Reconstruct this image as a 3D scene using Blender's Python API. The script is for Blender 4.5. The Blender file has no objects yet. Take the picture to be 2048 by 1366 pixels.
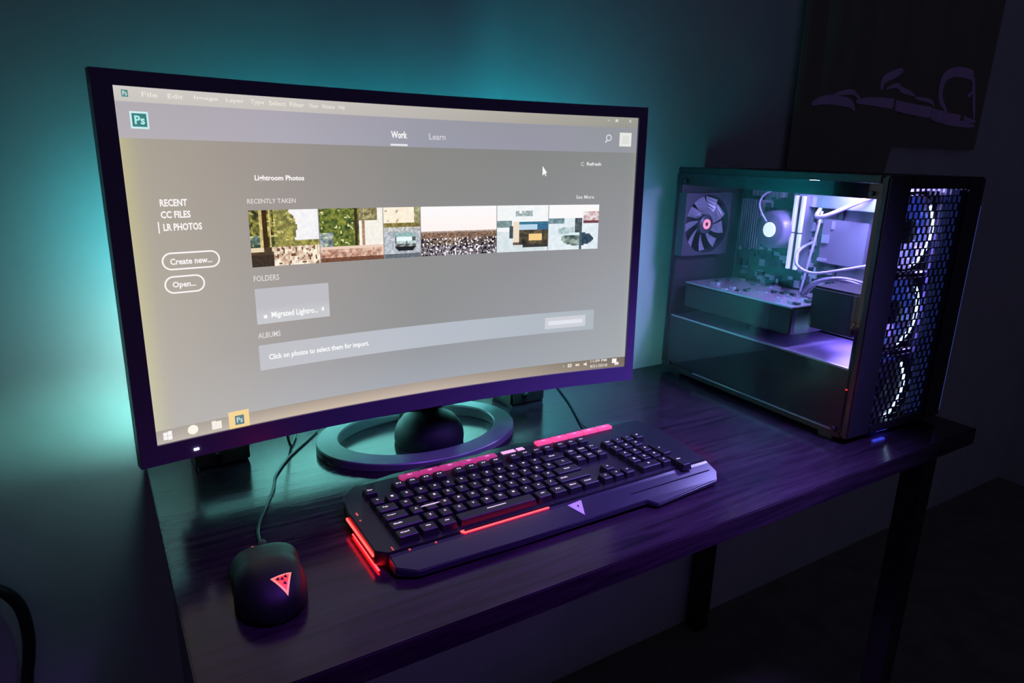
import bpy, bmesh, math, random
from mathutils import Vector, Matrix
random.seed(7)
PI = math.pi
sc = bpy.context.scene
C = sc.collection

# ------------------------------------------------------------------ camera
CAM = (-0.38551, -0.85245, 0.44998); YAW, PITCH, ROLL, FPX = 0.56068, 0.27089, 0.02641, 1355.6
fwd = Vector((math.sin(YAW)*math.cos(PITCH), math.cos(YAW)*math.cos(PITCH), -math.sin(PITCH)))
rt = Vector((math.cos(YAW), -math.sin(YAW), 0)); up = rt.cross(fwd)
r2 = rt*math.cos(ROLL)+up*math.sin(ROLL); u2 = up*math.cos(ROLL)-rt*math.sin(ROLL)
cd = bpy.data.cameras.new('camera'); cam = bpy.data.objects.new('camera', cd); C.objects.link(cam)
cd.sensor_width = 36; cd.lens = FPX/2048*36; cd.clip_start = .01
cam.matrix_world = Matrix(((r2.x, u2.x, -fwd.x, CAM[0]), (r2.y, u2.y, -fwd.y, CAM[1]), (r2.z, u2.z, -fwd.z, CAM[2]), (0, 0, 0, 1)))
sc.camera = cam

# ------------------------------------------------------------------ world, added fill lights, exposure
sc.view_settings.view_transform = 'Standard'; sc.view_settings.look = 'None'
sc.view_settings.exposure = 0; sc.view_settings.gamma = 1
w = bpy.data.worlds.new('world'); sc.world = w; w.use_nodes = True
w.node_tree.nodes['Background'].inputs[0].default_value = (.22, .20, .42, 1)
w.node_tree.nodes['Background'].inputs[1].default_value = .085

def area(name, loc, target, size, col, power, spread=180):
    l = bpy.data.lights.new(name, 'AREA'); l.size = size; l.color = col; l.energy = power; l.spread = math.radians(spread)
    o = bpy.data.objects.new(name, l); C.objects.link(o); o.location = loc
    o.rotation_euler = (Vector(target)-Vector(loc)).to_track_quat('-Z', 'Y').to_euler()
    return o
area('violet_fill_light', (.64, -.62, .66), (.42, -.28, 0), .12, (.27, .20, 1.0), 1.45, 55)  # added fill without a visible source, throws violet on keyboard and desk
area('purple_fill_light', (.15, -.80, 1.25), (.08, -.42, 0), .3, (.30, .07, 1.0), 1.7, 48)  # added fill, narrow spread, tints the desk front purple

# ------------------------------------------------------------------ colour + materials
def lin(r, g, b):
    f = lambda c: (c/255/12.92) if c/255 <= .04045 else ((c/255+.055)/1.055)**2.4
    return (f(r), f(g), f(b), 1)
def mat(name, col, rough=.5, metal=0, ior=1.5, emit=None, es=0, coat=0, trans=0, noise=None, bump=0, bscale=60):
    m = bpy.data.materials.new(name); m.use_nodes = True; nt = m.node_tree; p = nt.nodes['Principled BSDF']
    p.inputs['Base Color'].default_value = (*col[:3], 1); p.inputs['Roughness'].default_value = rough
    p.inputs['Metallic'].default_value = metal; p.inputs['IOR'].default_value = ior
    p.inputs['Coat Weight'].default_value = coat; p.inputs['Coat Roughness'].default_value = .1
    p.inputs['Transmission Weight'].default_value = trans
    if emit:
        p.inputs['Emission Color'].default_value = (*emit[:3], 1); p.inputs['Emission Strength'].default_value = es
    tc = nt.nodes.new('ShaderNodeTexCoord'); n = nt.nodes.new('ShaderNodeTexNoise')
    n.inputs['Scale'].default_value = bscale; n.inputs['Detail'].default_value = 4
    nt.links.new(tc.outputs['Object'], n.inputs['Vector'])
    if noise:
        r = nt.nodes.new('ShaderNodeValToRGB'); r.color_ramp.elements[0].color = (*col[:3], 1)
        r.color_ramp.elements[1].color = (*noise[:3], 1); r.color_ramp.elements[0].position = .35; r.color_ramp.elements[1].position = .7
        nt.links.new(n.outputs['Fac'], r.inputs['Fac']); nt.links.new(r.outputs['Color'], p.inputs['Base Color'])
    if bump:
        b = nt.nodes.new('ShaderNodeBump'); b.inputs['Strength'].default_value = bump; b.inputs['Distance'].default_value = .001
        nt.links.new(n.outputs['Fac'], b.inputs['Height']); nt.links.new(b.outputs['Normal'], p.inputs['Normal'])
    return m

M = {}
M['wall'] = mat('painted_wall', (.62, .66, .66), .75, noise=(.56, .6, .6), bump=.6, bscale=9)
M['floor'] = mat('dark_floor', (.26, .26, .18), .6, noise=(.18, .18, .13), bscale=12)
def wood():
    m = bpy.data.materials.new('dark_wood_laminate'); m.use_nodes = True; nt = m.node_tree; p = nt.nodes['Principled BSDF']
    tc = nt.nodes.new('ShaderNodeTexCoord'); mp = nt.nodes.new('ShaderNodeMapping'); mp.inputs['Scale'].default_value = (2.2, 34, 34)
    n = nt.nodes.new('ShaderNodeTexNoise'); n.inputs['Scale'].default_value = 3; n.inputs['Detail'].default_value = 8; n.inputs['Distortion'].default_value = .6
    r = nt.nodes.new('ShaderNodeValToRGB'); r.color_ramp.elements[0].position = .3; r.color_ramp.elements[1].position = .75
    r.color_ramp.elements[0].color = (.014, .008, .015, 1); r.color_ramp.elements[1].color = (.046, .026, .042, 1)
    rr = nt.nodes.new('ShaderNodeMapRange'); rr.inputs['To Min'].default_value = .10; rr.inputs['To Max'].default_value = .24
    b = nt.nodes.new('ShaderNodeBump'); b.inputs['Strength'].default_value = .12; b.inputs['Distance'].default_value = .0008
    L = nt.links.new
    L(tc.outputs['Object'], mp.inputs[0]); L(mp.outputs[0], n.inputs['Vector']); L(n.outputs['Fac'], r.inputs[0]); L(r.outputs[0], p.inputs['Base Color'])
    L(n.outputs['Fac'], rr.inputs['Value']); L(rr.outputs[0], p.inputs['Roughness']); L(n.outputs['Fac'], b.inputs['Height']); L(b.outputs[0], p.inputs['Normal'])
    p.inputs['IOR'].default_value = 1.36
    return m
M['wood'] = wood()
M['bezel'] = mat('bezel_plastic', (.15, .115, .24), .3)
M['shell'] = mat('monitor_shell', (.03, .03, .035), .5)
M['stand'] = mat('stand_plastic', (.17, .17, .20), .33, ior=1.6)
M['stand_dark'] = mat('stand_neck_plastic', (.014, .014, .024), .6)
M['black'] = mat('black_plastic', (.02, .02, .024), .45, bump=.1, bscale=400)
M['black_gloss'] = mat('black_gloss', (.012, .012, .016), .12)
M['case'] = mat('case_steel', (.022, .022, .026), .38)
M['key'] = mat('key_plastic', (.016, .015, .021), .42)
M['body'] = mat('keyboard_body', (.014, .013, .019), .40)
M['palm'] = mat('palm_rest', (.030, .028, .046), .30, ior=1.8)
M['legend'] = mat('key_legend', (.6, .5, .6), .5, emit=(1, .78, .92), es=.95)
M['legend_red'] = mat('red_legend', (.5, .1, .1), .5, emit=(1, .12, .06), es=.6)
M['red'] = mat('red_light_strip', (.5, .1, .1), .4, emit=(1, .022, .018), es=9)
M['red_hot'] = mat('strong_red_light', (.5, .1, .1), .4, emit=(1, .04, .06), es=45)
M['red_low'] = mat('red_under_light', (.5, .1, .1), .4, emit=(1, .010, .013), es=16)
M['mouse'] = mat('mouse_plastic', (.008, .009, .010), .5)
M['red_dim'] = mat('red_emblem', (.5, .05, .05), .4, emit=(1, .045, .035), es=1.3)
M['red_edge'] = mat('red_emblem_edge', (.5, .05, .05), .4, emit=(1, .28, .25), es=1.0)
M['pink'] = mat('pink_macro_key', (.4, .08, .2), .4, emit=(.85, .06, .22), es=.42)
M['pink_hot'] = mat('bright_pink_macro_key', (.5, .1, .2), .4, emit=(1, .08, .22), es=.85)
M['pink_leg'] = mat('macro_key_legend', (.6, .4, .5), .4, emit=(1, .45, .65), es=.9)
M['silver'] = mat('silver_emblem', (.85, .88, .98), .35)
M['teal_up'] = mat('teal_light_strip', (.5, .8, .8), .5, emit=(.01, .50, .66), es=15)
M['teal'] = mat('sea_green_light_strip', (.5, .8, .8), .5, emit=(.34, .66, .62), es=28)
M['teal_right'] = mat('right_light_strip', (.5, .8, .8), .5, emit=(.12, .60, .52), es=60)
M['teal_side'] = mat('upper_side_strip', (.5, .8, .8), .5, emit=(.06, .60, .68), es=23)
M['blue_side'] = mat('blue_green_strip', (.5, .8, .8), .5, emit=(.01, .50, .62), es=150)
M['teal_low'] = mat('lower_light_strip', (.5, .8, .8), .5, emit=(.18, .62, .57), es=540)
M['white_led'] = mat('white_led', (.8, .8, .8), .5, emit=(.85, .9, 1), es=5)
M['speaker'] = mat('speaker_black', (.006, .006, .007), .6)
M['cable'] = mat('black_cable', (.012, .014, .016), .45)

# ------------------------------------------------------------------ mesh helpers
def bx(bm, x0, x1, y0, y1, z0, z1, mi=0, bev=0):
    t = bmesh.new(); bmesh.ops.create_cube(t, size=1)
    for v in t.verts: v.co = ((x0+x1)/2+v.co.x*(x1-x0), (y0+y1)/2+v.co.y*(y1-y0), (z0+z1)/2+v.co.z*(z1-z0))
    if bev: bmesh.ops.bevel(t, geom=t.edges[:], offset=bev, segments=2, affect='EDGES')
    merge(bm, t, mi)
def merge(bm, t, mi=0, M4=None):
    for f in t.faces: f.material_index = mi
    me = bpy.data.meshes.new('tmp')
    if M4 is not None: t.transform(M4)
    t.to_mesh(me); t.free(); bm.from_mesh(me); bpy.data.meshes.remove(me)
def tube(bm, pts, r, seg=8, mi=0, cyc=False, sm=6):
    pts = [Vector(p) for p in pts]
    if sm > 1 and len(pts) > 2:                        # catmull-rom
        out = []; n = len(pts)
        for i in range(n if cyc else n-1):
            g = lambda k: pts[k % n] if cyc else pts[max(0, min(n-1, k))]
            p0, p1, p2, p3 = g(i-1), g(i), g(i+1), g(i+2)
            for s in range(sm):
                t = s/sm; out.append(.5*((2*p1)+(p2-p0)*t+(2*p0-5*p1+4*p2-p3)*t*t+(3*p1-p0-3*p2+p3)*t**3))
        if not cyc: out.append(pts[-1])
        pts = out
    n = len(pts); rings = []; nrm = None
    for i, p in enumerate(pts):
        a = pts[i-1] if (i or cyc) else p; b = pts[(i+1) % n] if (i < n-1 or cyc) else p
        d = (b-a).normalized()
        if nrm is None: nrm = d.orthogonal().normalized()
        nrm = (nrm-d*nrm.dot(d)).normalized(); bn = d.cross(nrm)
        rad = r(i/(n-1)) if callable(r) else r
        rings.append([bm.verts.new(p+(nrm*math.cos(2*PI*k/seg)+bn*math.sin(2*PI*k/seg))*rad) for k in range(seg)])
    for i in range(n if cyc else n-1):
        A, B = rings[i], rings[(i+1) % n]
        for k in range(seg): bm.faces.new((A[k], A[(k+1) % seg], B[(k+1) % seg], B[k])).material_index = mi
    if not cyc:
        bm.faces.new(rings[0][::-1]).material_index = mi; bm.faces.new(rings[-1]).material_index = mi
def prism(bm, outline, z0, z1, mi=0, M4=None, bev=0):
    t = bmesh.new(); lo = [t.verts.new((x, y, z0)) for x, y in outline]; hi = [t.verts.new((x, y, z1)) for x, y in outline]
    t.faces.new(lo[::-1]); t.faces.new(hi); n = len(lo)
    for i in range(n): t.faces.new((lo[i], lo[(i+1) % n], hi[(i+1) % n], hi[i]))
    bmesh.ops.recalc_face_normals(t, faces=t.faces[:])
    if bev: bmesh.ops.bevel(t, geom=t.edges[:], offset=bev, segments=2, affect='EDGES')
    merge(bm, t, mi, M4)
def lathe(bm, prof, seg=32, mi=0, M4=None, sx=1, sy=1):
    t = bmesh.new(); rings = []
    for r, z in prof:
        rings.append([t.verts.new((r*sx*math.cos(2*PI*k/seg), r*sy*math.sin(2*PI*k/seg), z)) for k in range(seg)] if r > 1e-6 else [t.verts.new((0, 0, z))])
    for A, B in zip(rings, rings[1:]):
        for k in range(seg):
            k2 = (k+1) % seg
            if len(A) == 1 and len(B) == 1: continue
            if len(A) == 1: t.faces.new((A[0], B[k2], B[k]))
            elif len(B) == 1: t.faces.new((A[k], A[k2], B[0]))
            else: t.faces.new((A[k], A[k2], B[k2], B[k]))
    bmesh.ops.recalc_face_normals(t, faces=t.faces[:])
    merge(bm, t, mi, M4)
def obj(name, bm, mats, parent=None, smooth=False, loc=None):
    if not isinstance(mats, (list, tuple)): mats = [mats]
    me = bpy.data.meshes.new(name)
    if loc is not None: bm.transform(Matrix.Translation(-Vector(loc)))
    bm.to_mesh(me); bm.free()
    for m in mats: me.materials.append(m)
    if smooth:
        me.polygons.foreach_set('use_smooth', [True]*len(me.polygons))
        me.update()
    o = bpy.data.objects.new(name, me); C.objects.link(o)
    if parent is not None: o.parent = parent
    if loc is not None: o.location = loc
    return o
def tag(o, label, cat, group=None):
    o['label'] = label; o['category'] = cat
    if group: o['group'] = group
    return o
def thing(name, label, cat, loc=(0, 0, 0), rz=0):
    o = bpy.data.objects.new(name, None); C.objects.link(o); o.location = loc; o.rotation_euler = (0, 0, rz); o.empty_display_size = .05
    return tag(o, label, cat)
def struct(name, bm, m):
    o = obj(name, bm, m); o['kind'] = 'structure'; return o
_fc = {}
def text_geo(s, bold=.02):
    """triangulated outline of a string, as (verts, faces) with its own bounds"""
    if (s, bold) in _fc: return _fc[(s, bold)]
    cu = bpy.data.curves.new('txt', 'FONT'); cu.body = s; cu.size = 1; cu.offset = bold; cu.resolution_u = 2
    o = bpy.data.objects.new('txt', cu); C.objects.link(o)
    dg = bpy.context.evaluated_depsgraph_get(); me = o.evaluated_get(dg).to_mesh()
    vs = [(v.co.x, v.co.y) for v in me.vertices]; fs = [tuple(p.vertices) for p in me.polygons]
    o.evaluated_get(dg).to_mesh_clear(); bpy.data.objects.remove(o); bpy.data.curves.remove(cu)
    x0 = min(v[0] for v in vs); x1 = max(v[0] for v in vs); y0 = min(v[1] for v in vs); y1 = max(v[1] for v in vs)
    _fc[(s, bold)] = (vs, fs, (x0, x1, y0, y1)); return _fc[(s, bold)]

# ------------------------------------------------------------------ setting
bm = bmesh.new(); bx(bm, -2.2, 2.6, .21, .31, -.75, 2.1); struct('wall_back', bm, M['wall'])
bm = bmesh.new(); bx(bm, 2.6, 2.7, -2.6, .31, -.75, 2.1); struct('wall_right', bm, M['wall'])
bm = bmesh.new(); bx(bm, -2.2, 2.7, -2.6, .31, -.85, -.75); struct('floor', bm, M['floor'])

# ------------------------------------------------------------------ desk
DX0, DX1, DY0, DY1 = -.354, .915, -.3414, .2094
desk = thing('computer_desk', 'dark brown wood-grain desk carrying the curved monitor, keyboard, mouse and computer', 'desk', (.3, -.07, -.75))
dl = Vector((.3, -.07, -.75))
bm = bmesh.new(); bx(bm, DX0, DX1, DY0, DY1, -.03, 0, bev=.0015)
obj('desktop', bm, M['wood'], desk).location = -dl
bm = bmesh.new(); bx(bm, DX0+.014, DX0+.03, DY0+.03, DY1-.004, -.75, -.03, bev=.001); obj('side_panel', bm, M['wood'], desk).location = -dl
for yy in (DY0+.04, DY1-.05):
    bm = bmesh.new(); bx(bm, DX1-.07, DX1-.03, yy, yy+.04, -.75, -.03, bev=.001); obj('leg', bm, M['wood'], desk).location = -dl

# ------------------------------------------------------------------ monitor
SW, SH, HB, TILT, RC = .698, .393, .11262, .02392, 1.87105
mon = thing('curved_monitor', 'large curved monitor showing a photo-editing start screen, on a ring-shaped stand', 'monitor', (0, 0, 0), -.02235)
ct, st_ = math.cos(TILT), math.sin(TILT)
def mp(s, z, off=0):
    """s metres across the curved face, z metres above the lower edge of the picture, off metres towards the viewer"""
    a = s/RC; x = (RC-off)*math.sin(a); y = -RC+(RC-off)*math.cos(a)
    return Vector((x, y*ct+z*st_, -y*st_+z*ct+HB))

def lerp(a, b, t): return tuple(a[i]+(b[i]-a[i])*t for i in range(3))
def grid4(u, v, rows):
    """bilinear colour table; rows = [(v, [c0, c1, c2...])] over u in equal steps"""
    for (va, ra), (vb, rb) in zip(rows, rows[1:]):
        if v <= vb or (vb, rb) == rows[-1]:
            t = max(0, min(1, (v-va)/(vb-va)))
            n = len(ra)-1; k = min(n-1, int(u*n)); f = u*n-k
            return lerp(lerp(ra[k], ra[k+1], f), lerp(rb[k], rb[k+1], f), t)
BODY = [(.13, [(172, 164, 150), (155, 147, 142), (138, 137, 134), (134, 135, 134), (138, 141, 141)]),
        (.45, [(178, 170, 156), (160, 153, 150), (144, 144, 143), (143, 143, 146), (150, 151, 157)]),
        (.75, [(184, 177, 168), (162, 158, 158), (146, 147, 148), (152, 153, 159), (160, 165, 170)]),
        (.97, [(186, 181, 174), (176, 177, 182), (162, 168, 178), (162, 168, 175), (168, 173, 176)])]
HEAD = [(.03, [(178, 172, 178), (172, 167, 178), (156, 155, 168), (150, 150, 163), (148, 152, 156)]),
        (.13, [(182, 176, 182), (175, 171, 183), (156, 157, 170), (152, 152, 166), (150, 153, 160)])]
MENU = [(0, [(208, 203, 198), (206, 200, 194), (190, 185, 178), (176, 170, 160), (158, 158, 148)]),
        (.04, [(200, 196, 190), (200, 194, 188), (186, 181, 176), (170, 165, 156), (152, 152, 144)])]
TASK = [(.95, [(168, 160, 150), (160, 148, 138), (165, 150, 140), (150, 140, 125), (112, 104, 88)]),
        (1.0, [(190, 184, 176), (205, 188, 168), (200, 185, 172), (172, 160, 145), (130, 116, 104)])]
CARD = [(.56, [(188, 188, 192)]*2+[(180, 187, 198), (176, 184, 194), (172, 182, 186)]), (.84, [(196, 196, 200), (196, 197, 204), (186, 192, 202), (178, 186, 196), (174, 184, 190)])]

sbm = bmesh.new(); clay = sbm.loops.layers.float_color.new('Col')
def sface(vs, cols):
    f = sbm.faces.new(vs)
    for l, c_ in zip(f.loops, cols): l[clay] = lin(*c_)
    return f
def sgrid(u0, u1, v0, v1, nu, nv, colf, off, flat=False):
    V = [[sbm.verts.new(mp((u0+(u1-u0)*i/nu-.5)*SW, (1-(v0+(v1-v0)*j/nv))*SH, off)) for i in range(nu+1)] for j in range(nv+1)]
    P = lambda i, j: (u0+(u1-u0)*i/nu, v0+(v1-v0)*j/nv)
    for j in range(nv):
        for i in range(nu):
            q = [(i, j+1), (i+1, j+1), (i+1, j), (i, j)]
            if flat:
                c0 = colf(*P(i+.5, j+.5)); jt = 1 if max(c0) > 215 else random.uniform(.86, 1.1); cs = [tuple(min(255, q_*jt) for q_ in c0)]*4
            else: cs = [colf(*P(*k)) for k in q]
            sface([V[b][a] for a, b in q], cs)
T = .1302
sgrid(0, 1, 0, .0300+.008, 48, 2, lambda u, v: grid4(u, v, MENU), 0)
sgrid(0, 1, .038, T, 48, 4, lambda u, v: grid4(u, v, HEAD), 0)
def body(u, v):
    c_ = grid4(u, v, BODY)
    e = max(0, 1-u/.03); e2 = max(0, (u-.985)/.015)
    return (c_[0]+16*e+6*e2, c_[1]+17*e+6*e2, c_[2]-6*e)
sgrid(0, 1, T, .958, 80, 24, body, 0)
sgrid(0, 1, .958, 1, 48, 2, lambda u, v: grid4(u, v, TASK), 0)
O1, O2, O3 = .00015, .0003, .00045
sgrid(.1805, .3128, .566, .678, 12, 4, lambda u, v: (190, 190, 196) if v < .625 else (200, 201, 205), O1)
sgrid(.1795, .9125, .7455, .8275, 60, 3, lambda u, v: grid4(u, v, CARD), O1)
sgrid(.7885, .8911, .765, .811, 10, 4, lambda u, v: (206, 208, 214), O2)
sgrid(.797, .883, .780, .796, 10, 2, lambda u, v: (226, 229, 238), O3)
# ---- the strip of photo thumbnails, painted cell by cell
def rnd(): return random.random()
def vn(x, y, s=0):
    def h(i, j): 
        k = math.sin(i*127.1+j*311.7+s*74.7)*43758.5453; return k-math.floor(k)
    i, j = math.floor(x), math.floor(y); a, b = x-i, y-j
    return (h(i, j)*(1-a)+h(i+1, j)*a)*(1-b)+(h(i, j+1)*(1-a)+h(i+1, j+1)*a)*b
W_ = (252, 250, 250)
def th_tree(p, q):                                   # sunlit trees over a pale path
    n = vn(p*30, q*22, 1); n2 = vn(p*34, q*26, 2); 
    if q < .66:
        if p > .62+.14*(vn(3, q*6, 5)-.5) and q < .56: return lerp((236, 236, 242), (255, 252, 250), n2)
        if abs(p-.155) < .018 or abs(p-.29) < .012: return (212, 190, 130)
        if abs(p-.215) < .022 or abs(p-.245) < .012: return (66, 48, 22)
        g = lerp((52, 56, 34), (190, 180, 84), max(0, n*1.4-.3))
        if p > .35: g = lerp(g, (206, 196, 110), .45)
        if p < .14 and q > .45: g = lerp((60, 80, 66), (150, 170, 160), n2 if q < .6 else 0)
        if n2 > .78: g = lerp(g, (240, 226, 150), .7)
        return g
    if p < .32:
        if q > .80: return (64, 52, 42)
        return (236, 214, 180) if q < .74 and abs(p-.24) > .05 else (84, 66, 50)
    return lerp((176, 128, 100), (255, 246, 226), min(1, max(0, n*1.3+(p-.4)*.3))) if n2 > .25 else (120, 84, 60)
def th_tree2(p, q):
    n = vn(p*30, q*24, 11); n2 = vn(p*36, q*28, 12)
    if q < .7:
        if abs(p-.575) < .02: return (70, 52, 36)
        if abs(p-.69) < .02 and q > .2: return (176, 140, 110)
        if p > .62: 
            if q < .25 and p < .9: return lerp((96, 90, 56), (214, 200, 150), n2)
            return lerp((240, 234, 226), (255, 251, 240), n)
        if n2 > .8: return (226, 224, 160)
        if q > .45 and p < .2: return lerp((80, 96, 96), (214, 222, 224), n2)
        return lerp((40, 62, 34), (160, 164, 70), n)
    if q < .76: return (238, 208, 190)
    if q > .93: return (120, 78, 60)
    return lerp((150, 92, 70), (244, 214, 194), min(1, n*1.1+(.25 if p > .8 else 0)))
def th_car(p, q):                                    # pale car coming down a grey street
    n = vn(p*14, q*16, 21); n2 = vn(p*26, q*30, 22)
    if .30 < p < .86 and .50 < q < .86:
        e = ((p-.58)/.28)**4+((q-.68)/.18)**4
        if e < 1.05:
            if q < .57: return (150, 186, 184)
            if q < .66: return (238, 250, 250) if abs(p-.56) < .22 else (90, 100, 104)
            if q < .72: return (196, 214, 214) if n2 > .3 else (92, 98, 96)
            if q < .79: return (96, 98, 96) if n2 > .4 else (160, 170, 170)
            return (34, 36, 38)
    if q < .30: 
        if p > .82: return lerp((120, 120, 80), (200, 196, 150), n2)
        return lerp((250, 232, 214), (255, 250, 224), n) if n2 < .85 else (196, 170, 140)
    if q < .38: return lerp((92, 84, 50), (180, 160, 90), n2)
    if q < .46: return lerp((168, 170, 166), (226, 226, 224), n2)
    if q > .92: return (104, 112, 122)
    return lerp((160, 168, 178), (214, 218, 226), n)
def th_crowd(p, q):                                  # a crowd below a blank white sky
    if q < .50: return lerp((253, 250, 252), (255, 244, 240), q*1.6)
    if q < .535: return (180, 158, 148)
    n = rnd(); b = vn(p*9, q*6, 31)
    if q < .66: return lerp((96, 78, 66), (176, 140, 116), n)
    base = lerp((70, 62, 62), (150, 126, 108), b) if q < .8 else lerp((84, 78, 88), (150, 144, 156), b)
    if n > .84: return (246, 242, 248)
    if n < .22: return (34, 30, 40)
    return lerp(base, (196, 176, 166), (n-.22)*.5)
def th_dark(p, q):                                   # dark car with a yellow plate, seen from behind
    n = vn(p*20, q*20, 41)
    if p > .30 and .34 < q < .90:
        if q > .86: return (60, 58, 56) if p > .5 else (214, 222, 226)
        if p < .42: return (240, 222, 200) if q < .8 else (110, 96, 80)
        if .62 < p < .88 and .62 < q < .77: return (248, 208, 140)
        if q < .42: return (60, 120, 150)
        if q < .52: return (190, 216, 236) if p < .78 else (60, 110, 150)
        return lerp((34, 36, 40), (120, 104, 74), n)
    if .36 < p < .70 and .12 < q < .24 and n > .35: return (170, 184, 186)
    if .24 < p < .30 and .45 < q < .7: return (72, 84, 92)
    if q < .32: return lerp(W_, (236, 244, 246), n)
    if q < .46 and p < .28: return lerp((96, 124, 126), (150, 172, 174), n)
    if q < .56: return (246, 246, 248)
    return lerp((206, 220, 226), (232, 240, 242), n)
def th_person(p, q):                                 # person standing by a dark car on a pale ground
    n = vn(p*20, q*22, 51)
    if .52 < p < .66 and .28 < q < .62: return lerp((56, 66, 76), (110, 120, 126), n)
    if .62 < p < .66 and q >= .62: return (80, 100, 120)
    if p > .68 and .14 < q < .40: return (120, 70, 78) if q > .36 else lerp((170, 120, 126), W_, n)
    e = ((p-.58)/.32)**2+((q-.76)/.15)**2
    if e < 1: 
        if p > .66: return lerp((30, 56, 74), (74, 92, 108), n)
        return lerp((50, 66, 66), (216, 236, 222), n) if q > .68 else (220, 240, 242)
    if .2 < p < .5 and .5 < q < .66: return lerp((150, 176, 180), (226, 240, 240), n)
    if q < .30: return W_
    if q < .42 and p < .3: return lerp((100, 130, 140), (150, 176, 184), n)
    return lerp((214, 230, 238), (240, 246, 250), n)
V0, V1 = .3275, .4990
for (a, b, fn, nu, nv) in [(.1800, .3005, th_tree, 44, 38), (.3020, .4240, th_tree2, 44, 38), (.4255, .5005, th_car, 30, 36),
                           (.5022, .6685, th_crowd, 60, 34), (.6700, .7900, th_dark, 42, 34), (.7915, .9140, th_person, 42, 34)]:
    sgrid(a, b, V0, V1, nu, nv, lambda u, v, a=a, b=b, fn=fn: fn((u-a)/(b-a), (v-V0)/(V1-V0)), O1, flat=True)
# ---- flat shapes and lettering on the picture
def spoly(pts, col, off=O2): sface([sbm.verts.new(mp((u-.5)*SW, (1-v)*SH, off)) for u, v in pts], [col]*len(pts))
def srect(u0, u1, v0, v1, col, off=O2): spoly([(u0, v1), (u1, v1), (u1, v0), (u0, v0)], col, off)
def stext(s, u0, u1, vt, vb, col=(250, 244, 244), bold=.02, off=O3):
    vs, fs, (x0, x1, y0, y1) = text_geo(s, bold)
    V = [sbm.verts.new(mp((u0+(x-x0)/(x1-x0)*(u1-u0)-.5)*SW, (1-(vt+(y1-y)/(y1-y0)*(vb-vt)))*SH, off)) for x, y in vs]
    for f in fs:
        try: sface([V[i] for i in f], [col]*len(f))
        except ValueError: pass
def sring(u0, u1, v0, v1, w, col):
    hv = (v1-v0)/2; ru = hv*SH/SW; wv = w; wu = w*SH/SW; vc = (v0+v1)/2; out = []; inn = []
    for side, uc in ((1, u1-ru), (-1, u0+ru)):
        for k in range(13):
            a = -PI/2+PI*k/12
            out.append((uc+side*ru*math.cos(a), vc+side*hv*math.sin(a))); inn.append((uc+side*(ru-wu)*math.cos(a), vc+side*(hv-wv)*math.sin(a)))
    n = len(out)
    for i in range(n):
        j = (i+1) % n; spoly([out[i], inn[i], inn[j], out[j]], col, O3)
WH = (252, 247, 247)
srect(.0110, .0200, .009, .0265, (88, 140, 140)); stext('Ps', .0125, .0185, .012, .0235, (214, 226, 222))
for s_, a, b in (('File', .0381, .0600), ('Edit', .0740, .0960), ('Image', .1120, .1480), ('Layer', .1600, .1880), ('Type', .1980, .2200), ('Select', .2280, .2560), ('Filter', .2630, .2880), ('View', .2960, .3120), ('Window', .3180, .3420), ('Help', .3480, .3600)):
    stext(s_, a, b, .011, .0255 if s_ in ('Layer', 'Type', 'Help') else .0235, (236, 230, 222), .01)
srect(.9249, .931, .0125, .0145, (214, 212, 200)); srect(.944, .951, .008, .018, (214, 212, 200)); stext('x', .977, .984, .008, .018, (214, 212, 200))
srect(.0187, .0438, .0615, .1055, (206, 240, 242)); srect(.0212, .0413, .0665, .1005, (62, 128, 128), O3)
stext('Ps', .0245, .0385, .072, .0945, (176, 236, 232), .03, .0006)
stext('Work', .4459, .4777, .081, .1035, WH, .03); srect(.4443, .4782, .1215, .1275, (236, 234, 236), O3)
stext('Learn', .5224, .5568, .084, .104, (214, 212, 218), .01)
for k in range(16):
    a, b = 2*PI*k/16, 2*PI*(k+1)/16
    f_ = lambda r, t: (.930+r*math.cos(t)*SH/SW, .0765+r*math.sin(t))
    spoly([f_(.0125, a), f_(.0085, a), f_(.0085, b), f_(.0125, b)], (222, 222, 228), O3)
spoly([(.9225, .096), (.9205, .092), (.9262, .083), (.928, .086)], (222, 222, 228), O3)
srect(.9565, .9855, .056, .107, (232, 232, 230))
srect(.9625, .9795, .066, .098, (222, 222, 218), O3)
stext('Refresh', .8790, .9139, .168, .181, (240, 238, 240), .02)
for k in range(9):
    a, b = .6+2*PI*k/11, .6+2*PI*(k+1)/11
    f_ = lambda r, t: (.869+r*math.cos(t)*SH/SW, .1755+r*math.sin(t))
    spoly([f_(.0075, a), f_(.0055, a), f_(.0055, b), f_(.0075, b)], (224, 222, 226), O3)
spoly([(.7735, .185), (.7735, .220), (.7775, .213), (.7815, .222), (.783, .220), (.780, .211), (.7845, .210)], WH, O3)
stext('Lightroom Photos', .1953, .2797, .2245, .2445, WH, .03)
stext('RECENTLY TAKEN', .1800, .2623, .2935, .3075, (226, 220, 220), .01)
stext('See More', .8559, .9001, .2915, .3050, (226, 226, 228), .01)
stext('RECENT', .0461, .0862, .2905, .3105, WH, .03); stext('CC FILES', .0456, .0895, .3230, .3430, WH, .03)
stext('LR PHOTOS', .0475, .1051, .3575, .3780, WH, .03); srect(.0400, .0417, .3520, .3840, WH, O3)
sring(.0393, .1283, .4385, .4890, .0045, WH); stext('Create new...', .0516, .1156, .4560, .4740, WH, .025)
sring(.0393, .1012, .5055, .5565, .0045, WH); stext('Open...', .0515, .0871, .5220, .5440, WH, .025)
stext('FOLDERS', .1803, .2242, .5250, .5430, (222, 218, 218), .01); stext('ALBUMS', .1800, .2196, .7050, .7230, (222, 218, 218), .01)
stext('Migrated Lightro...', .2060, .2907, .6420, .6660, (255, 255, 255), .02)
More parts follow.
